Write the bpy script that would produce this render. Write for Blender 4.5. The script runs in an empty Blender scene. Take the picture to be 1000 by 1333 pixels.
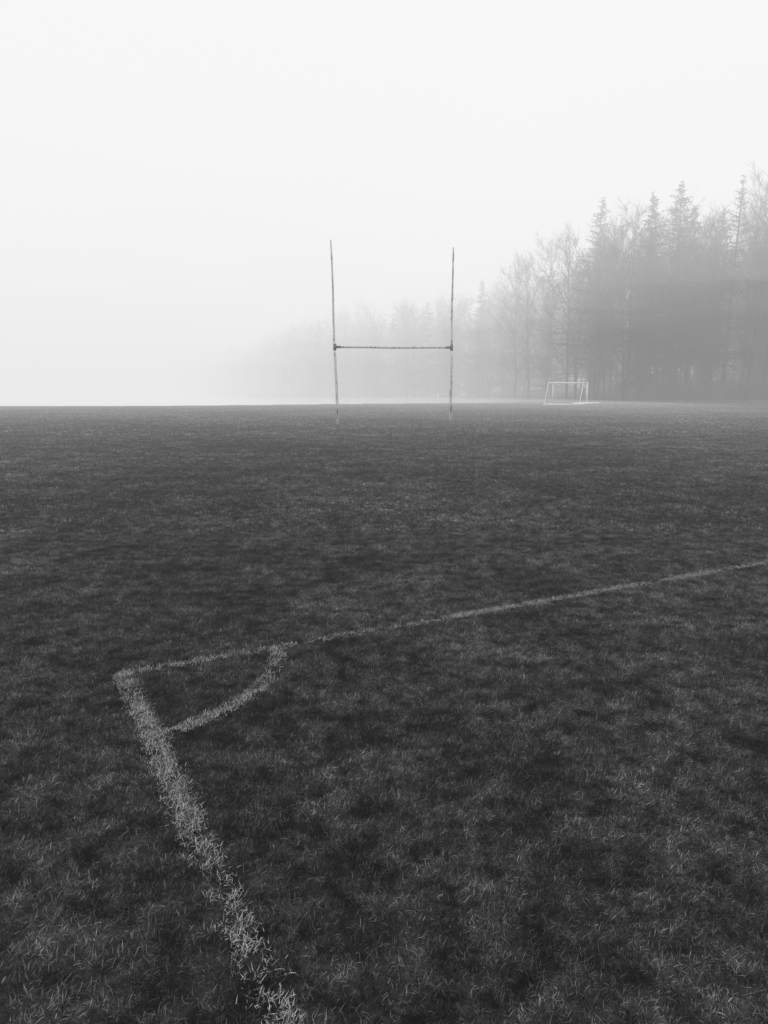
import bpy, math, random
import numpy as np
from mathutils import Vector, noise
random.seed(7); rng=np.random.default_rng(7)
sc=bpy.context.scene
sc.view_settings.view_transform='Standard'; sc.view_settings.look='None'; sc.view_settings.exposure=0
COL=sc.collection
def link(o,parent=None):
    COL.objects.link(o)
    if parent: o.parent=parent
    return o
def empty(name,loc=(0,0,0)):
    e=bpy.data.objects.new(name,None); e.location=loc; COL.objects.link(e); return e
# ---------------- materials
def mat(name):
    m=bpy.data.materials.new(name); m.use_nodes=True; nt=m.node_tree; nt.nodes.clear()
    out=nt.nodes.new('ShaderNodeOutputMaterial'); return m,nt,out
def N(nt,t,**k):
    n=nt.nodes.new(t)
    for a,b in k.items(): setattr(n,a,b)
    return n
def ramp(nt,src,stops):
    r=N(nt,'ShaderNodeValToRGB'); el=r.color_ramp.elements
    while len(el)<len(stops): el.new(0.5)
    for e,(p,v) in zip(el,stops): e.position=p; e.color=(v,v,v,1)
    nt.links.new(src,r.inputs[0]); return r.outputs[0]
def nz(nt,vec,scale,detail=4,rough=0.6):
    n=N(nt,'ShaderNodeTexNoise'); n.inputs['Scale'].default_value=scale
    n.inputs['Detail'].default_value=detail; n.inputs['Roughness'].default_value=rough
    nt.links.new(vec,n.inputs['Vector']); return n.outputs['Fac']
def math_(nt,op,a,b):
    n=N(nt,'ShaderNodeMath',operation=op)
    for i,s in enumerate((a,b)):
        if isinstance(s,(int,float)): n.inputs[i].default_value=s
        else: nt.links.new(s,n.inputs[i])
    return n.outputs[0]
def mottle(nt):
    g=N(nt,'ShaderNodeNewGeometry'); p=g.outputs['Position']
    a=ramp(nt,nz(nt,p,1.3,5,0.75),[(0.34,0.42),(0.5,0.95),(0.68,1.8)])
    b=ramp(nt,nz(nt,p,0.16,2,0.5),[(0.36,0.7),(0.64,1.3)])
    c=ramp(nt,nz(nt,p,7.5,3,0.65),[(0.34,0.34),(0.66,1.8)])
    return math_(nt,'MULTIPLY',math_(nt,'MULTIPLY',a,b),c),p
def shade_mat(name,build,rough=0.7,spec=0.2,simple=False):
    m,nt,out=mat(name)
    if simple: b=N(nt,'ShaderNodeBsdfDiffuse'); ci=b.inputs['Color']
    else:
        b=N(nt,'ShaderNodeBsdfPrincipled'); b.inputs['Roughness'].default_value=rough; b.inputs['Specular IOR Level'].default_value=spec; ci=b.inputs['Base Color']
    c=build(nt,b)
    if isinstance(c,float): ci.default_value=(c,c,c,1)
    else: nt.links.new(c,ci)
    nt.links.new(b.outputs[0],out.inputs['Surface']); return m
def grass_build(nt,b):
    mo,p=mottle(nt)
    at=N(nt,'ShaderNodeAttribute',attribute_name='tone')
    return math_(nt,'MULTIPLY',mo,at.outputs['Fac'])
M_grass=shade_mat('grass_blades',grass_build,simple=True)
def ground_build(nt,b):
    mo,p=mottle(nt)
    fine=ramp(nt,nz(nt,p,40,4,0.7),[(0.3,0.02),(0.7,0.06)])
    bp=N(nt,'ShaderNodeBump'); bp.inputs['Strength'].default_value=0.5; bp.inputs['Distance'].default_value=0.02
    nt.links.new(nz(nt,p,60,4,0.7),bp.inputs['Height']); nt.links.new(bp.outputs[0],b.inputs['Normal'])
    return math_(nt,'MULTIPLY',fine,mo)
M_ground=shade_mat('turf',ground_build,simple=True)
def paint_build(nt,b):
    at=N(nt,'ShaderNodeAttribute',attribute_name='tone'); return at.outputs['Fac']
M_paint=shade_mat('painted_blades',paint_build,simple=True)
def bark_build(nt,b):
    g=N(nt,'ShaderNodeNewGeometry')
    return ramp(nt,nz(nt,g.outputs['Position'],1.2,2,0.6),[(0.3,0.03),(0.7,0.075)])
M_bark=shade_mat('bark',bark_build,simple=True)
def needle_build(nt,b):
    g=N(nt,'ShaderNodeNewGeometry')
    return ramp(nt,nz(nt,g.outputs['Position'],0.7,2,0.6),[(0.3,0.03),(0.7,0.08)])
M_needle=shade_mat('needles',needle_build,simple=True)
def postpaint(nt,b):
    tc=N(nt,'ShaderNodeTexCoord'); mp=N(nt,'ShaderNodeMapping'); mp.inputs['Scale'].default_value=(1,1,0.35)
    nt.links.new(tc.outputs['Object'],mp.inputs[0])
    return ramp(nt,nz(nt,mp.outputs[0],7.0,5,0.7),[(0.33,0.12),(0.40,0.28),(0.47,0.66),(0.7,0.82)])
M_post=shade_mat('flaking_white_paint',postpaint,0.55,0.3)
def whitep(nt,b):
    g=N(nt,'ShaderNodeTexCoord')
    return ramp(nt,nz(nt,g.outputs['Object'],3.0,4,0.6),[(0.3,0.76),(0.6,0.88)])
M_white=shade_mat('white_paint',whitep,0.45,0.4)
M_rust=shade_mat('dull_steel',lambda nt,b:0.14,0.6,0.4)
# ---------------- mesh helper
def quads_mesh(name,verts,faces_n4,tone=None,material=None):
    me=bpy.data.meshes.new(name); nv=len(verts); nf=len(faces_n4)
    me.vertices.add(nv); me.vertices.foreach_set('co',np.asarray(verts,dtype=np.float32).ravel())
    me.loops.add(nf*4); me.loops.foreach_set('vertex_index',np.asarray(faces_n4,dtype=np.int32).ravel())
    me.polygons.add(nf); me.polygons.foreach_set('loop_start',np.arange(0,nf*4,4,dtype=np.int32))
    me.polygons.foreach_set('loop_total',np.full(nf,4,dtype=np.int32))
    me.update(calc_edges=True)
    if tone is not None:
        a=me.attributes.new('tone','FLOAT','POINT'); a.data.foreach_set('value',np.asarray(tone,dtype=np.float32))
    if material: me.materials.append(material)
    return me
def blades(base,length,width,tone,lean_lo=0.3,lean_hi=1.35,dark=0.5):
    n=len(base); az=rng.uniform(0,2*np.pi,n); lean=rng.uniform(lean_lo,lean_hi,n)
    d=np.stack([np.cos(az),np.sin(az)],1); side=np.stack([-np.sin(az),np.cos(az)],1)
    wf=[1.0,0.85,0.12]; V=np.zeros((n,6,3))
    twist=rng.uniform(-.25,.25,n)
    px=np.zeros(n); pz=np.zeros(n)
    for i in range(3):
        if i>0:
            ang=lean*(0.85 if i==1 else 1.1)
            px=px+np.sin(ang)*length*.5; pz=pz+np.cos(ang)*length*.5
        c=base[:,:2]+d*px[:,None]+side*(twist*px)[:,None]
        z=base[:,2]+np.maximum(pz,0.001 if i==0 else 0.003)
        w=(width*wf[i]*.5)[:,None]
        V[:,2*i,:2]=c-side*w; V[:,2*i+1,:2]=c+side*w
        V[:,2*i,2]=z; V[:,2*i+1,2]=z+width*0.25
    b=(np.arange(n)*6)[:,None]
    F=np.concatenate([b+np.array([[0,1,3,2]]),b+np.array([[2,3,5,4]])],0)
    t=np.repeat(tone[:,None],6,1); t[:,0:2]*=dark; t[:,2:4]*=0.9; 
    return V.reshape(-1,3),F,t.ravel()
def grass_tile(name,size,n,L,W,g=1.0):
    nt_=int(n*0.5/14); tc=rng.uniform(-size/2,size/2,(nt_,2))
    tb=np.repeat(tc,14,0)+rng.normal(0,L*.35,(nt_*14,2)); tt=np.repeat(rng.uniform(.4,1.8,nt_),14)
    ob=rng.uniform(-size/2,size/2,(n-nt_*14,2)); b=np.concatenate([tb,ob]); tt=np.concatenate([tt,np.ones(len(ob))])
    m=len(b); base=np.concatenate([b,np.zeros((m,1))],1)
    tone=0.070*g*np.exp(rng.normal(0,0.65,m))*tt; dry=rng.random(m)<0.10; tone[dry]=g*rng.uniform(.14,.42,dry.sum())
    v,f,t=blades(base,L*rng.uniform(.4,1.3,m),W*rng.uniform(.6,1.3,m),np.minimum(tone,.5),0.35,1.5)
    return quads_mesh(name,v,f,t,M_grass)
# ---------------- terrain
def sstep(a,b,x):
    t=np.clip((x-a)/(b-a),0,1); return t*t*(3-2*t)
def crest(x): return 61+ 12*sstep(-25,12,x)+ 20*sstep(8,36,x)
def gz(x,y):
    x=np.asarray(x,float); d=np.asarray(y,float)-crest(x)
    s=4.0; sp=s*np.log1p(np.exp(np.clip(d/s,-40,40)))
    return np.maximum(-0.042*sp,-16+0*sp)
xs=np.unique(np.concatenate([np.linspace(-1500,-120,18),np.linspace(-120,120,121),np.linspace(120,1500,18)]))
ys=np.unique(np.concatenate([np.linspace(-300,0,8),np.linspace(0,160,161),np.linspace(160,1800,40)]))
X,Y=np.meshgrid(xs,ys); Z=gz(X,Y); nx=len(xs); ny=len(ys)
idx=np.arange(nx*ny).reshape(ny,nx)
F=np.stack([idx[:-1,:-1],idx[:-1,1:],idx[1:,1:],idx[1:,:-1]],-1).reshape(-1,4)
me=quads_mesh('grass_field_ground',np.stack([X,Y,Z],-1).reshape(-1,3),F,None,M_ground)
me.polygons.foreach_set('use_smooth',np.ones(len(F),bool))
link(bpy.data.objects.new('grass_field_ground',me))
# ---------------- grass
G=empty('grass')
def lay(tiles,size,y0,y1,margin):
    y=y0+size/2
    while y<y1:
        hw=0.60*(y+size)+margin; k=int(math.ceil(hw/size))
        for i in range(-k,k+1):
            o=bpy.data.objects.new('grass_patch',random.choice(tiles))
            x=i*size; o.location=(x,y,float(gz(x,y))-0.001); o.rotation_euler=(0,0,random.randint(0,3)*math.pi/2)
            link(o,G)
        y+=size
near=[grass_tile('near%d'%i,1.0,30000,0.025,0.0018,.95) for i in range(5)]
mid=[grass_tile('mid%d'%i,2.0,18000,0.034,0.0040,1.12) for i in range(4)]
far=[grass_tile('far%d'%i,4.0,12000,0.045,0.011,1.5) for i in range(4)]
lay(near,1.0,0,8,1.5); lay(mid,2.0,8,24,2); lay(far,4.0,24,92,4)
# ---------------- painted lines (white marked grass)
def seg_points(p0,p1,width,dens,worn,seed):
    p0=np.array(p0);p1=np.array(p1);d=p1-p0;L=np.linalg.norm(d);d/=L;s=np.array([-d[1],d[0]])
    n=int(L*width*dens*1.6); t=rng.uniform(0,L,n); w=rng.uniform(-.5,.5,n)*width+rng.normal(0,width*.2,n)
    wob=np.array([0.012*noise.noise((a*1.5,seed,0)) for a in t]); P=p0+d*t[:,None]+s*(w+wob)[:,None]
    keep=np.array([noise.noise((p[0]*3.1,p[1]*3.1,seed))*.35+noise.noise((p[0]*18,p[1]*18,seed))*.5+noise.noise((p[0]*.9,p[1]*.9,seed+5))*.25 for p in P])
    wv=worn(P) if callable(worn) else worn
    return P[keep+rng.uniform(-.3,.3,len(P))>wv]
parts=[]
parts.append(seg_points((0.55,0.1),(-1.47,3.93),0.083,26000,-.10,1.3))
def worn2(P):
    x=P[:,0]; w=np.full(len(P),.10)
    w[x<-.6]=-.03
    w[(x>-.2)&(x<.35)]=.10
    w[(x>.45)&(x<1.7)]=-.16
    w[x>1.7]=-.02
    return w
parts.append(seg_points((-1.49,3.92),(9.5,9.79),0.075,20000,worn2,4.1))
arc=[(-1.09,3.15),(-.97,3.25),(-.85,3.395),(-.74,3.56),(-.67,3.74),(-.635,3.93),(-.63,4.13),(-.66,4.36)]
for a,b in zip(arc[:-1],arc[1:]): parts.append(seg_points(a,b,0.075,24000,-.10,2.2))
P=np.concatenate(parts); m=len(P); base=np.concatenate([P,np.full((m,1),0.006)],1)
tone=rng.uniform(.17,.85,m)
v,f,t=blades(base,0.020*rng.uniform(.5,1.3,m),0.0017*rng.uniform(.7,1.4,m),tone,0.4,1.5,.8)
link(bpy.data.objects.new('painted_pitch_line',quads_mesh('painted_pitch_line',v,f,t,M_paint)))
# ---------------- tubes
class TB:
    def __init__(s): s.v=[]; s.f=[]; s.n=0
    def tube(s,pts,rs,n=6,cap=True):
        pts=[Vector(p) for p in pts]; rings=[]
        for i,p in enumerate(pts):
            d=(pts[min(i+1,len(pts)-1)]-pts[max(i-1,0)]).normalized()
            a=Vector((1,0,0)).cross(d).normalized() if abs(d.z)>=.9 else Vector((0,0,1)).cross(d).normalized()
            b=d.cross(a)
            ring=[]
            for k in range(n):
                an=2*math.pi*k/n; q=p+(a*math.cos(an)+b*math.sin(an))*rs[i]; s.v.append(q[:]); ring.append(s.n); s.n+=1
            rings.append(ring)
        for r0,r1 in zip(rings[:-1],rings[1:]):
            for k in range(n): s.f.append((r0[k],r0[(k+1)%n],r1[(k+1)%n],r1[k]))
        if cap:
            for r,rev in ((rings[0],1),(rings[-1],0)):
                for k in range(1,n-2,2):
                    q=(r[0],r[k],r[k+1],r[(k+2)%n]); s.f.append(q[::-1] if rev else q)
    def quad(s,a,b,c,d):
        for q in (a,b,c,d): s.v.append(tuple(q))
        s.f.append((s.n,s.n+1,s.n+2,s.n+3)); s.n+=4
    def mesh(s,name,m,smooth=False):
        me=quads_mesh(name,np.array(s.v),np.array(s.f),None,m)
        if smooth: me.polygons.foreach_set('use_smooth',np.ones(len(s.f),bool))
        return me
def part(parent,name,build,m,smooth=True):
    tb=TB(); build(tb); return link(bpy.data.objects.new(name,tb.mesh(name,m,smooth)),parent)
# ---------------- rugby goal
def rugby(loc0,loc1,h0,h1,c0,c1,lean0=(0,0),lean1=(0,0)):
    l0=Vector(loc0); l1=Vector(loc1); e=empty('rugby_goal_posts',l0)
    r=l1-l0; ln0=Vector((lean0[0],lean0[1],0)); ln1=Vector((lean1[0],lean1[1],0))
    def post(b,h,c,ln):
        def f(tb):
            def P(z): return b+ln*(z/h)+Vector((.015*math.sin(z*1.3+b.x),0,z))
            zs=[-.15,.8,1.6,2.4,c+.25]; tb.tube([P(z) for z in zs],[.058,.058,.055,.053,.052],12)
            zs=[c+.25,c+.3,4.6,5.6,6.5,h]; tb.tube([P(z) for z in zs],[.048,.043,.04,.038,.036,.032],12)
        return f
    part(e,'left_post',post(Vector((0,0,0)),h0,c0,ln0),M_post)
    part(e,'right_post',post(r,h1,c1,ln1),M_post)
    a=Vector((0,0,c0))+ln0*(c0/h0); b=r+Vector((0,0,c1))+ln1*(c1/h1); d=(b-a).normalized()
    part(e,'crossbar',lambda tb:tb.tube([a+d*.12,a+d*1.5,a+d*2.8-Vector((0,0,.015)),b-d*1.2,b-d*.1],[.045]*5,12),M_post)
    def br(tb):
        for p,s in ((a,1),(b,-1)):
            tb.tube([p-Vector((0,0,.13)),p+Vector((0,0,.13))],[.066,.066],12)
            tb.tube([p+d*s*.06,p+d*s*.26],[.053,.053],12)
    part(e,'brackets',br,M_rust)
    def soc(tb):
        for p in (Vector((0,0,0)),r): tb.tube([p+Vector((0,0,-.1)),p+Vector((0,0,.12))],[.085,.08],12)
    part(e,'ground_sockets',soc,M_rust)
rugby((-1.95,31.3,0),(3.02,33.8,0),7.41,7.56,3.18,3.28,(-.20,0),(0.0,0))
# ---------------- small football goal
E=empty('football_goal',(14.2,63,0)); W_=2.95; H_=1.82; bx,by=-1.05,-1.7
V=Vector
part(E,'left_upright',lambda tb:tb.tube([V((0,0,0)),V((0,0,H_))],[.055,.055],10),M_white)
part(E,'right_upright',lambda tb:tb.tube([V((W_,0.3,0)),V((W_,.3,H_))],[.08,.08],10),M_white)
part(E,'crossbar',lambda tb:tb.tube([V((-.45,-.05,H_)),V((0,0,H_)),V((W_+.04,.3,H_))],[.075]*3,10),M_white)
part(E,'rear_stays',lambda tb:(tb.tube([V((-.4,-.05,H_)),V((bx+0,by,.08))],[.03]*2,8),tb.tube([V((W_-.35,.25,H_)),V((W_+bx,by+.3,.08))],[.03]*2,8)),M_white)
part(E,'rear_ground_bar',lambda tb:tb.tube([V((bx-.1,by,.08)),V((W_+bx,by+.3,.08))],[.06,.06],10),M_white)
part(E,'side_ground_bars',lambda tb:(tb.tube([V((bx,by,.08)),V((0,0,.08))],[.055]*2,10),tb.tube([V((W_+bx,by+.3,.08)),V((W_,.3,.08))],[.055]*2,10)),M_white)
def wt(tb):
    tb.tube([V((W_-1.3,-.5,.14)),V((W_+.95,.1,.16))],[.09,.09],10); tb.tube([V((W_+.95,.1,.0)),V((W_+.95,.1,.28))],[.05,.05],8)
part(E,'counterweight',wt,M_white)
def net(tb):
    for k in range(28):
        x=k/27*W_; y=.3*x/W_; tb.tube([V((x,y-.02,H_-.02)),V((x+random.uniform(-.08,.08),y-.06,H_-random.uniform(.08,.16)))],[.012,.008],4)
part(E,'rolled_net',net,M_white)
# ---------------- trees
def rv(s=1): return Vector((random.uniform(-s,s),random.uniform(-s,s),random.uniform(-s,s)))
def ribbon(tb,a,b,w0,w1):
    d=(b-a); s=d.cross(rv()); 
    if s.length<1e-4: return
    s.normalize(); tb.quad(a-s*w0,a+s*w0,b+s*w1,b-s*w1)
def bare(name,H,spread=4.5,nb=42,low=.18,twist=1.0,t2=10,t3=8,fork=False,tr=.17):
    tb=TB()
    stems=[(Vector((0,0,-.3)),Vector((0,0,0)),H,tr)]
    if fork:
        for _ in range(random.randint(1,2)):
            a=random.uniform(0,6.28); stems.append((Vector((0,0,-.3)),Vector((math.cos(a),math.sin(a),0))*random.uniform(.08,.16),H*random.uniform(.7,.95),tr*.75))
    for (p0,tilt,Hs,r0_) in stems:
        pts=[];r=[];n=10; off=p0.copy(); off.z=0
        for i in range(n+1):
            f=i/n; off+=(Vector((random.uniform(-.16,.16),random.uniform(-.16,.16),0))*twist+tilt*Hs/n)
            pts.append(Vector((off.x,off.y,Hs*f-.3*(1-f)))); r.append(r0_*(1-f)**.8+.015)
        tb.tube(pts,r,6,False)
        def at(f):
            k=min(int(f*n),n-1); return pts[k].lerp(pts[k+1],f*n-k)
        nbs=nb//len(stems)+4
        for i in range(nbs):
            f=low+(0.98-low)*(i+random.random())/nbs; a=at(f); az=i*2.4+random.uniform(-.5,.5)
            L=spread*random.uniform(.5,1.15)*(math.sin(math.pi*min(1,(f-low*.6)/(1.05-low*.6)))**.6+.15)
            up=random.uniform(.5,1.5)+f*.5; d=Vector((math.cos(az),math.sin(az),up)).normalized()
            bp=[a]; q=a.copy()
            for k in range(4):
                d=(d+rv(.22)+Vector((0,0,.08))).normalized(); q=q+d*L/4; bp.append(q.copy())
            r0=.03+.01*L*(1-f); tb.tube(bp,[r0,r0*.75,r0*.5,r0*.33,.01],3,False)
            for j in range(t2):
                g=random.uniform(.15,1); k=min(int(g*4),3); s=bp[k].lerp(bp[k+1],g*4-k)
                dd=(d+rv(.9)+Vector((0,0,.2))).normalized(); l2=L*random.uniform(.2,.5); e=s+dd*l2
                ribbon(tb,s,e,.016,.008)
                for m_ in range(t3):
                    h=random.uniform(.2,1); s3=s.lerp(e,h); d3=(dd+rv(.9)+Vector((0,0,.12))).normalized()
                    ribbon(tb,s3,s3+d3*l2*random.uniform(.3,.85),.011,.006)
    return tb.mesh(name,M_bark)
def shrub(name,R,H):
    tb=TB()
    for i in range(60):
        a=random.uniform(0,6.28); r=R*math.sqrt(random.random()); p=Vector((r*math.cos(a),r*math.sin(a),-.2))
        h=H*random.uniform(.35,1)*(1-.5*(r/R)**2); d=Vector((math.cos(a)*.25,math.sin(a)*.25,1))+rv(.25); e=p+d.normalized()*h
        tb.tube([p,p.lerp(e,.5)+rv(.12),e],[.028,.02,.006],3,False)
        for j in range(22):
            g=random.uniform(.03,1); s=p.lerp(e,g); l=random.uniform(.3,1.1); dd=(rv(1)+Vector((0,0,.35))).normalized(); q=s+dd*l
            ribbon(tb,s,q,.014,.008)
            for m_ in range(3):
                s3=s.lerp(q,random.random()); ribbon(tb,s3,s3+(dd+rv(1)).normalized()*l*.5,.016,.008)
    return tb.mesh(name,M_bark)
def conifer(name,H,R=3.6,low=.12,dens=1.0,droop=.25,step=.36,gap=.12,tw=1.0):
    tb=TB(); tb.tube([Vector((0,0,-.3)),Vector((.1,0,H*.5)),Vector((0,.1,H))],[.24,.14,.015],7,False)
    z=H*low; lop=[random.uniform(.65,1.25) for _ in range(8)]
    while z<H-.15:
        f=z/H; base=R*(1-f)**.8*(min(1,.5+f*2.0))+.15; lv=random.uniform(.75,1.2)
        for k in range(random.randint(5,7)):
            if random.random()<gap: continue
            az=random.uniform(0,2*math.pi); L=base*lv*random.uniform(.5,1.25)*lop[int(az/(2*math.pi)*8)%8]
            up=.35*f+.12-random.uniform(0,.25); d=Vector((math.cos(az),math.sin(az),up)); a=Vector((0,0,z+random.uniform(-.25,.25)))
            mid_=a+d*L*.55-Vector((0,0,droop*.1*L)); tip=a+d*L-Vector((0,0,droop*L*.6))+Vector((0,0,.08*L))
            tb.tube([a,mid_,tip],[.03,.018,.006],3,False)
            side=Vector((-math.sin(az),math.cos(az),0))
            ns=int((4+L*9)*dens)
            for j in range(ns):
                g=random.uniform(.12,1); s=a.lerp(mid_,g/.55) if g<.55 else mid_.lerp(tip,(g-.55)/.45)
                l=random.uniform(.25,.75)*(.5+.7*(1-g))*(0.5+.18*L)
                e=s+side*random.choice((-1,1))*l*random.uniform(.2,1)+d*l*.5-Vector((0,0,l*random.uniform(-.3,.9)))
                ribbon(tb,s,e,random.uniform(.025,.06)*tw,.012)
        z+=step*random.uniform(.7,1.3)*(1-.4*f)
    return tb.mesh(name,M_needle)
bares=[bare('bare%d'%i,20,spread=s,nb=nb,low=lo,fork=fk) for i,(s,nb,lo,fk) in enumerate([(4.6,46,.15,False),(3.8,54,.1,True),(5.2,46,.2,True),(3.6,50,.15,False),(4.4,58,.08,True),(4.8,50,.12,False)])]
cons=[conifer('con%d'%i,20,R=R,low=lo,dens=dn) for i,(R,lo,dn) in enumerate([(5.0,.08,1.1),(4.3,.14,1.0),(6.2,.06,1.1),(5.0,.2,.9)])]
larch=[conifer('larch%d'%i,20,R=3.4,low=.2,dens=.7,droop=.1,step=.42,gap=.3,tw=.5) for i in range(2)]
shr=[shrub('shrub%d'%i,2.4,4.5) for i in range(3)]
def place(me,name,x,y,H,parent=None,ref=20,wide=1.0):
    o=bpy.data.objects.new(name,me); s=H/ref; o.location=(x,y,float(gz(x,y))-.05)
    o.scale=(s*wide,s*wide,s); o.rotation_euler=(random.uniform(-.03,.03),random.uniform(-.03,.03),random.uniform(0,6.28)); link(o,parent); return o
ind=[('b',40.5,80,20),('b',38.2,79,21),('l',36.8,81.5,23.2),('c',37.7,87,20.5),('c',34.3,85,21),('c',32.1,84.5,23.2),
('c',29.9,87,22.6),('b',28.4,88,21),('b',27.9,93,20),('c',26.2,96,24.5),('b',24.3,100,21),('b',23.4,108,21),('b',21.7,113,20.5),
('b',20.8,119,20.5),('b',43.5,79,21),('c',47,80,22),('b',50,76,21),('l',54,77,23),('c',59,76,21),('b',64,74,22),('c',30.8,91,20),('b',33.2,82.5,18),('b',36,84,18),('b',25.6,91,17),
('b',31,84,17),('b',35.2,82,19),('b',29,86,18),('b',39.4,83,20),('b',27,92,18),('b',24.5,96,17),('b',42,84,20),('b',33.6,88,21),('b',31.4,89,21)]
for k,x,y,H in ind:
    if k=='b': place(random.choice(bares),'bare_tree',x,y,H)
    elif k=='c': place(random.choice(cons),'conifer_tree',x,y,H)
    else: place(random.choice(larch),'larch_tree',x,y,H)
poly=[(85,70),(60,75),(41,83),(33,87),(28.5,93),(24,115),(19.5,134),(9.5,152),(-16,192),(-52,280),(-150,520)]
T=empty('background_woodland')
for k in range(len(poly)-1):
    a=Vector(poly[k]); b=Vector(poly[k+1]); d=(b-a); L=d.length; d.normalize(); nrm=Vector((d.y,-d.x))
    if nrm.y<0: nrm=-nrm
    for row,(o0,o1,sp) in enumerate([(0,3,4.2),(3,8,3.2),(8,14,3.4),(14,22,3.8),(22,32,5)]):
        if row==0 and k in(1,2,3): continue
        if k==9: sp*=1.5
        n=max(1,int(L/sp))
        for i in range(n):
            p=a+d*((i+random.random())/n*L)+nrm*random.uniform(o0,o1)
            H=random.uniform(16,21.5)+(2.0 if k>5 else 0)+(2 if k>=8 else 0)
            if k in (5,): H-=1
            me=random.choice(cons) if random.random()<.45 else random.choice(bares)
            place(me,'tree',p.x,p.y,H,T)
S=empty('undergrowth_shrubs')
for k in range(len(poly)-2):
    a=Vector(poly[k]); b=Vector(poly[k+1]); d=(b-a); L=d.length; d.normalize(); nrm=Vector((d.y,-d.x))
    if nrm.y<0: nrm=-nrm
    for (o0,o1,sp,h0,h1) in [(-1,1,1.9,.8,2.2),(1,5,2.0,1.5,4.2),(5,11,2.4,2,5.5)]:
        n=int(L/sp)
        for i in range(n):
            p=a+d*((i+random.random())/n*L)+nrm*random.uniform(o0,o1)
            place(random.choice(shr),'shrub',p.x,p.y,random.uniform(h0,h1),S,4.5,random.uniform(1.0,1.6))
# ---------------- fog
def fogmat(name,k,L):
    m,nt,out=mat(name); ab=N(nt,'ShaderNodeVolumeAbsorption'); ab.inputs['Color'].default_value=(0,0,0,1); ab.inputs['Density'].default_value=k
    em=N(nt,'ShaderNodeEmission'); em.inputs['Color'].default_value=(1,1,1,1); em.inputs['Strength'].default_value=k*L  # fog glows by itself: emission stands in for daylight scattered in it
    ad=N(nt,'ShaderNodeAddShader'); nt.links.new(ab.outputs[0],ad.inputs[0]); nt.links.new(em.outputs[0],ad.inputs[1]); nt.links.new(ad.outputs[0],out.inputs['Volume']); return m
def fog(name,poly2,z0,z1,k,L):
    n=len(poly2); v=[(x,y,z0) for x,y in poly2]+[(x,y,z1) for x,y in poly2]
    f=[tuple(range(n))[::-1],tuple(range(n,2*n))]+[(i,(i+1)%n,(i+1)%n+n,i+n) for i in range(n)]
    me=bpy.data.meshes.new(name); me.from_pydata(v,[],f); me.update(); me.materials.append(fogmat(name,k,L)); link(bpy.data.objects.new(name,me))
def fog_sheet(name,gx,gy,zf_lo,zf_hi,k,L):
    # closed slab with uneven upper and lower surfaces
    nx=len(gx); ny=len(gy); v=[]
    for zf in (zf_lo,zf_hi):
        for y in gy:
            for x in gx: v.append((x,y,zf(x,y)))
    f=[]; M=nx*ny
    for j in range(ny-1):
        for i in range(nx-1):
            a=j*nx+i; f.append((a,a+nx,a+nx+1,a+1)); f.append((M+a,M+a+1,M+a+nx+1,M+a+nx))
    ring=[i for i in range(nx)]+[j*nx+nx-1 for j in range(1,ny)]+[(ny-1)*nx+i for i in range(nx-2,-1,-1)]+[j*nx for j in range(ny-2,0,-1)]
    for a,b in zip(ring,ring[1:]+ring[:1]): f.append((a,b,b+M,a+M))
    me=bpy.data.meshes.new(name); me.from_pydata(v,[],f); me.update(); me.materials.append(fogmat(name,k,L)); link(bpy.data.objects.new(name,me))
def wav(z,amp,sc_,sd):
    return lambda x,y: z+amp*noise.noise((x*sc_,y*sc_,sd))+amp*.35*noise.noise((x*sc_*2.3,y*sc_*2.3,sd+9))
flat=lambda z:(lambda x,y:z)
GX=[float(q) for q in np.concatenate([np.linspace(-700,-80,10)[:-1],np.linspace(-80,90,44),np.linspace(90,700,10)[1:]])]
GY=[float(q) for q in np.concatenate([np.linspace(-250,0,6)[:-1],np.linspace(0,200,50),np.linspace(200,900,12)[1:]])]
S_=[wav(6.5,3.0,.06,1.7),wav(11.8,3.0,.06,5.7),wav(17.0,3.2,.06,11.3)]
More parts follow.
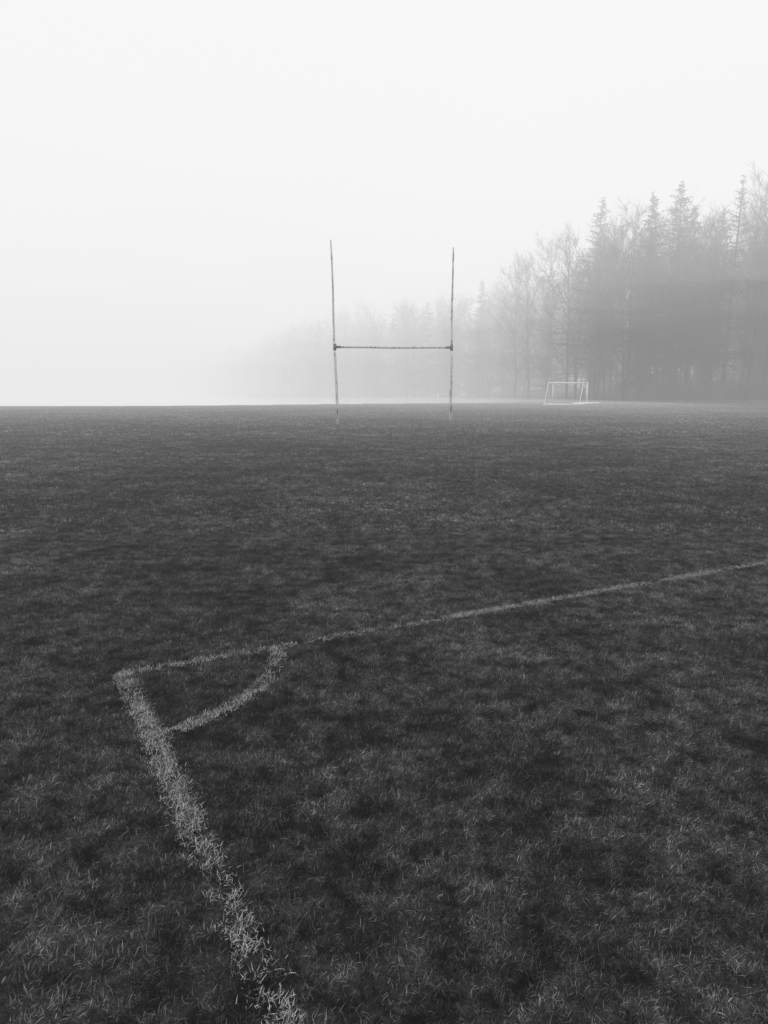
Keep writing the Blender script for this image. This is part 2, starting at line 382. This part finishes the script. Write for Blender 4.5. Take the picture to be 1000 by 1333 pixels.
up=lambda g:(lambda x,y:g(x,y)+.01)
ks=[.0042,.0062,.0112,.0225]; Ls=[.84,.86,.89,.955]
fog_sheet('fog',GX,GY,flat(-30),S_[0],ks[0],Ls[0])
for i in range(3):
    fog_sheet('mist_layer',GX,GY,up(S_[i]),S_[i+1] if i<2 else flat(110),ks[i+1],Ls[i+1])
fog('fog_bank',[(-685,35),(-60,35),(46,98.8),(690,112),(690,890),(-685,890)],-28,29,.0026,.84)
fog('fog_bank',[(-680,60),(-60,68),(20,100),(46,120),(685,130),(685,880),(-680,880)],-29,29.5,.0036,.82)
# ground-hugging mist over the middle distance of the pitch
gm=lambda x,y: float(gz(x,y))+.7*float(sstep(12,48,y))*float(1-sstep(60,76,y))*float(1-.9*sstep(4,34,x))+.03
fog_sheet('ground_mist',[float(q) for q in np.linspace(-120,120,49)],[float(q) for q in np.linspace(12,77,40)],flat(-20),gm,.012,.84)
# ---------------- light
w=bpy.data.worlds.new('World'); sc.world=w; w.use_nodes=True; nt=w.node_tree; nt.nodes.clear()
o=N(nt,'ShaderNodeOutputWorld'); bg=N(nt,'ShaderNodeBackground'); bg.inputs['Strength'].default_value=.12
sk=N(nt,'ShaderNodeTexSky',sky_type='NISHITA'); sk.sun_disc=False; sk.sun_elevation=math.radians(35); sk.sun_rotation=math.radians(20)
bw=N(nt,'ShaderNodeRGBToBW'); nt.links.new(sk.outputs[0],bw.inputs[0]); nt.links.new(bw.outputs[0],bg.inputs['Color']); nt.links.new(bg.outputs[0],o.inputs[0])
sd=bpy.data.lights.new('sun','SUN'); sd.energy=1.2; sd.angle=math.radians(25)
s=bpy.data.objects.new('sun',sd); s.rotation_euler=(math.radians(-55),0,math.radians(-20)); s.location=(20,60,60); link(s)
# ---------------- camera
cd=bpy.data.cameras.new('camera'); cd.lens=26; cd.sensor_width=36; cd.clip_end=3000; cd.clip_start=.05
c=bpy.data.objects.new('camera',cd); c.location=(0,0,1.6); c.rotation_euler=(math.radians(90-9.69),0,0); link(c); sc.camera=c
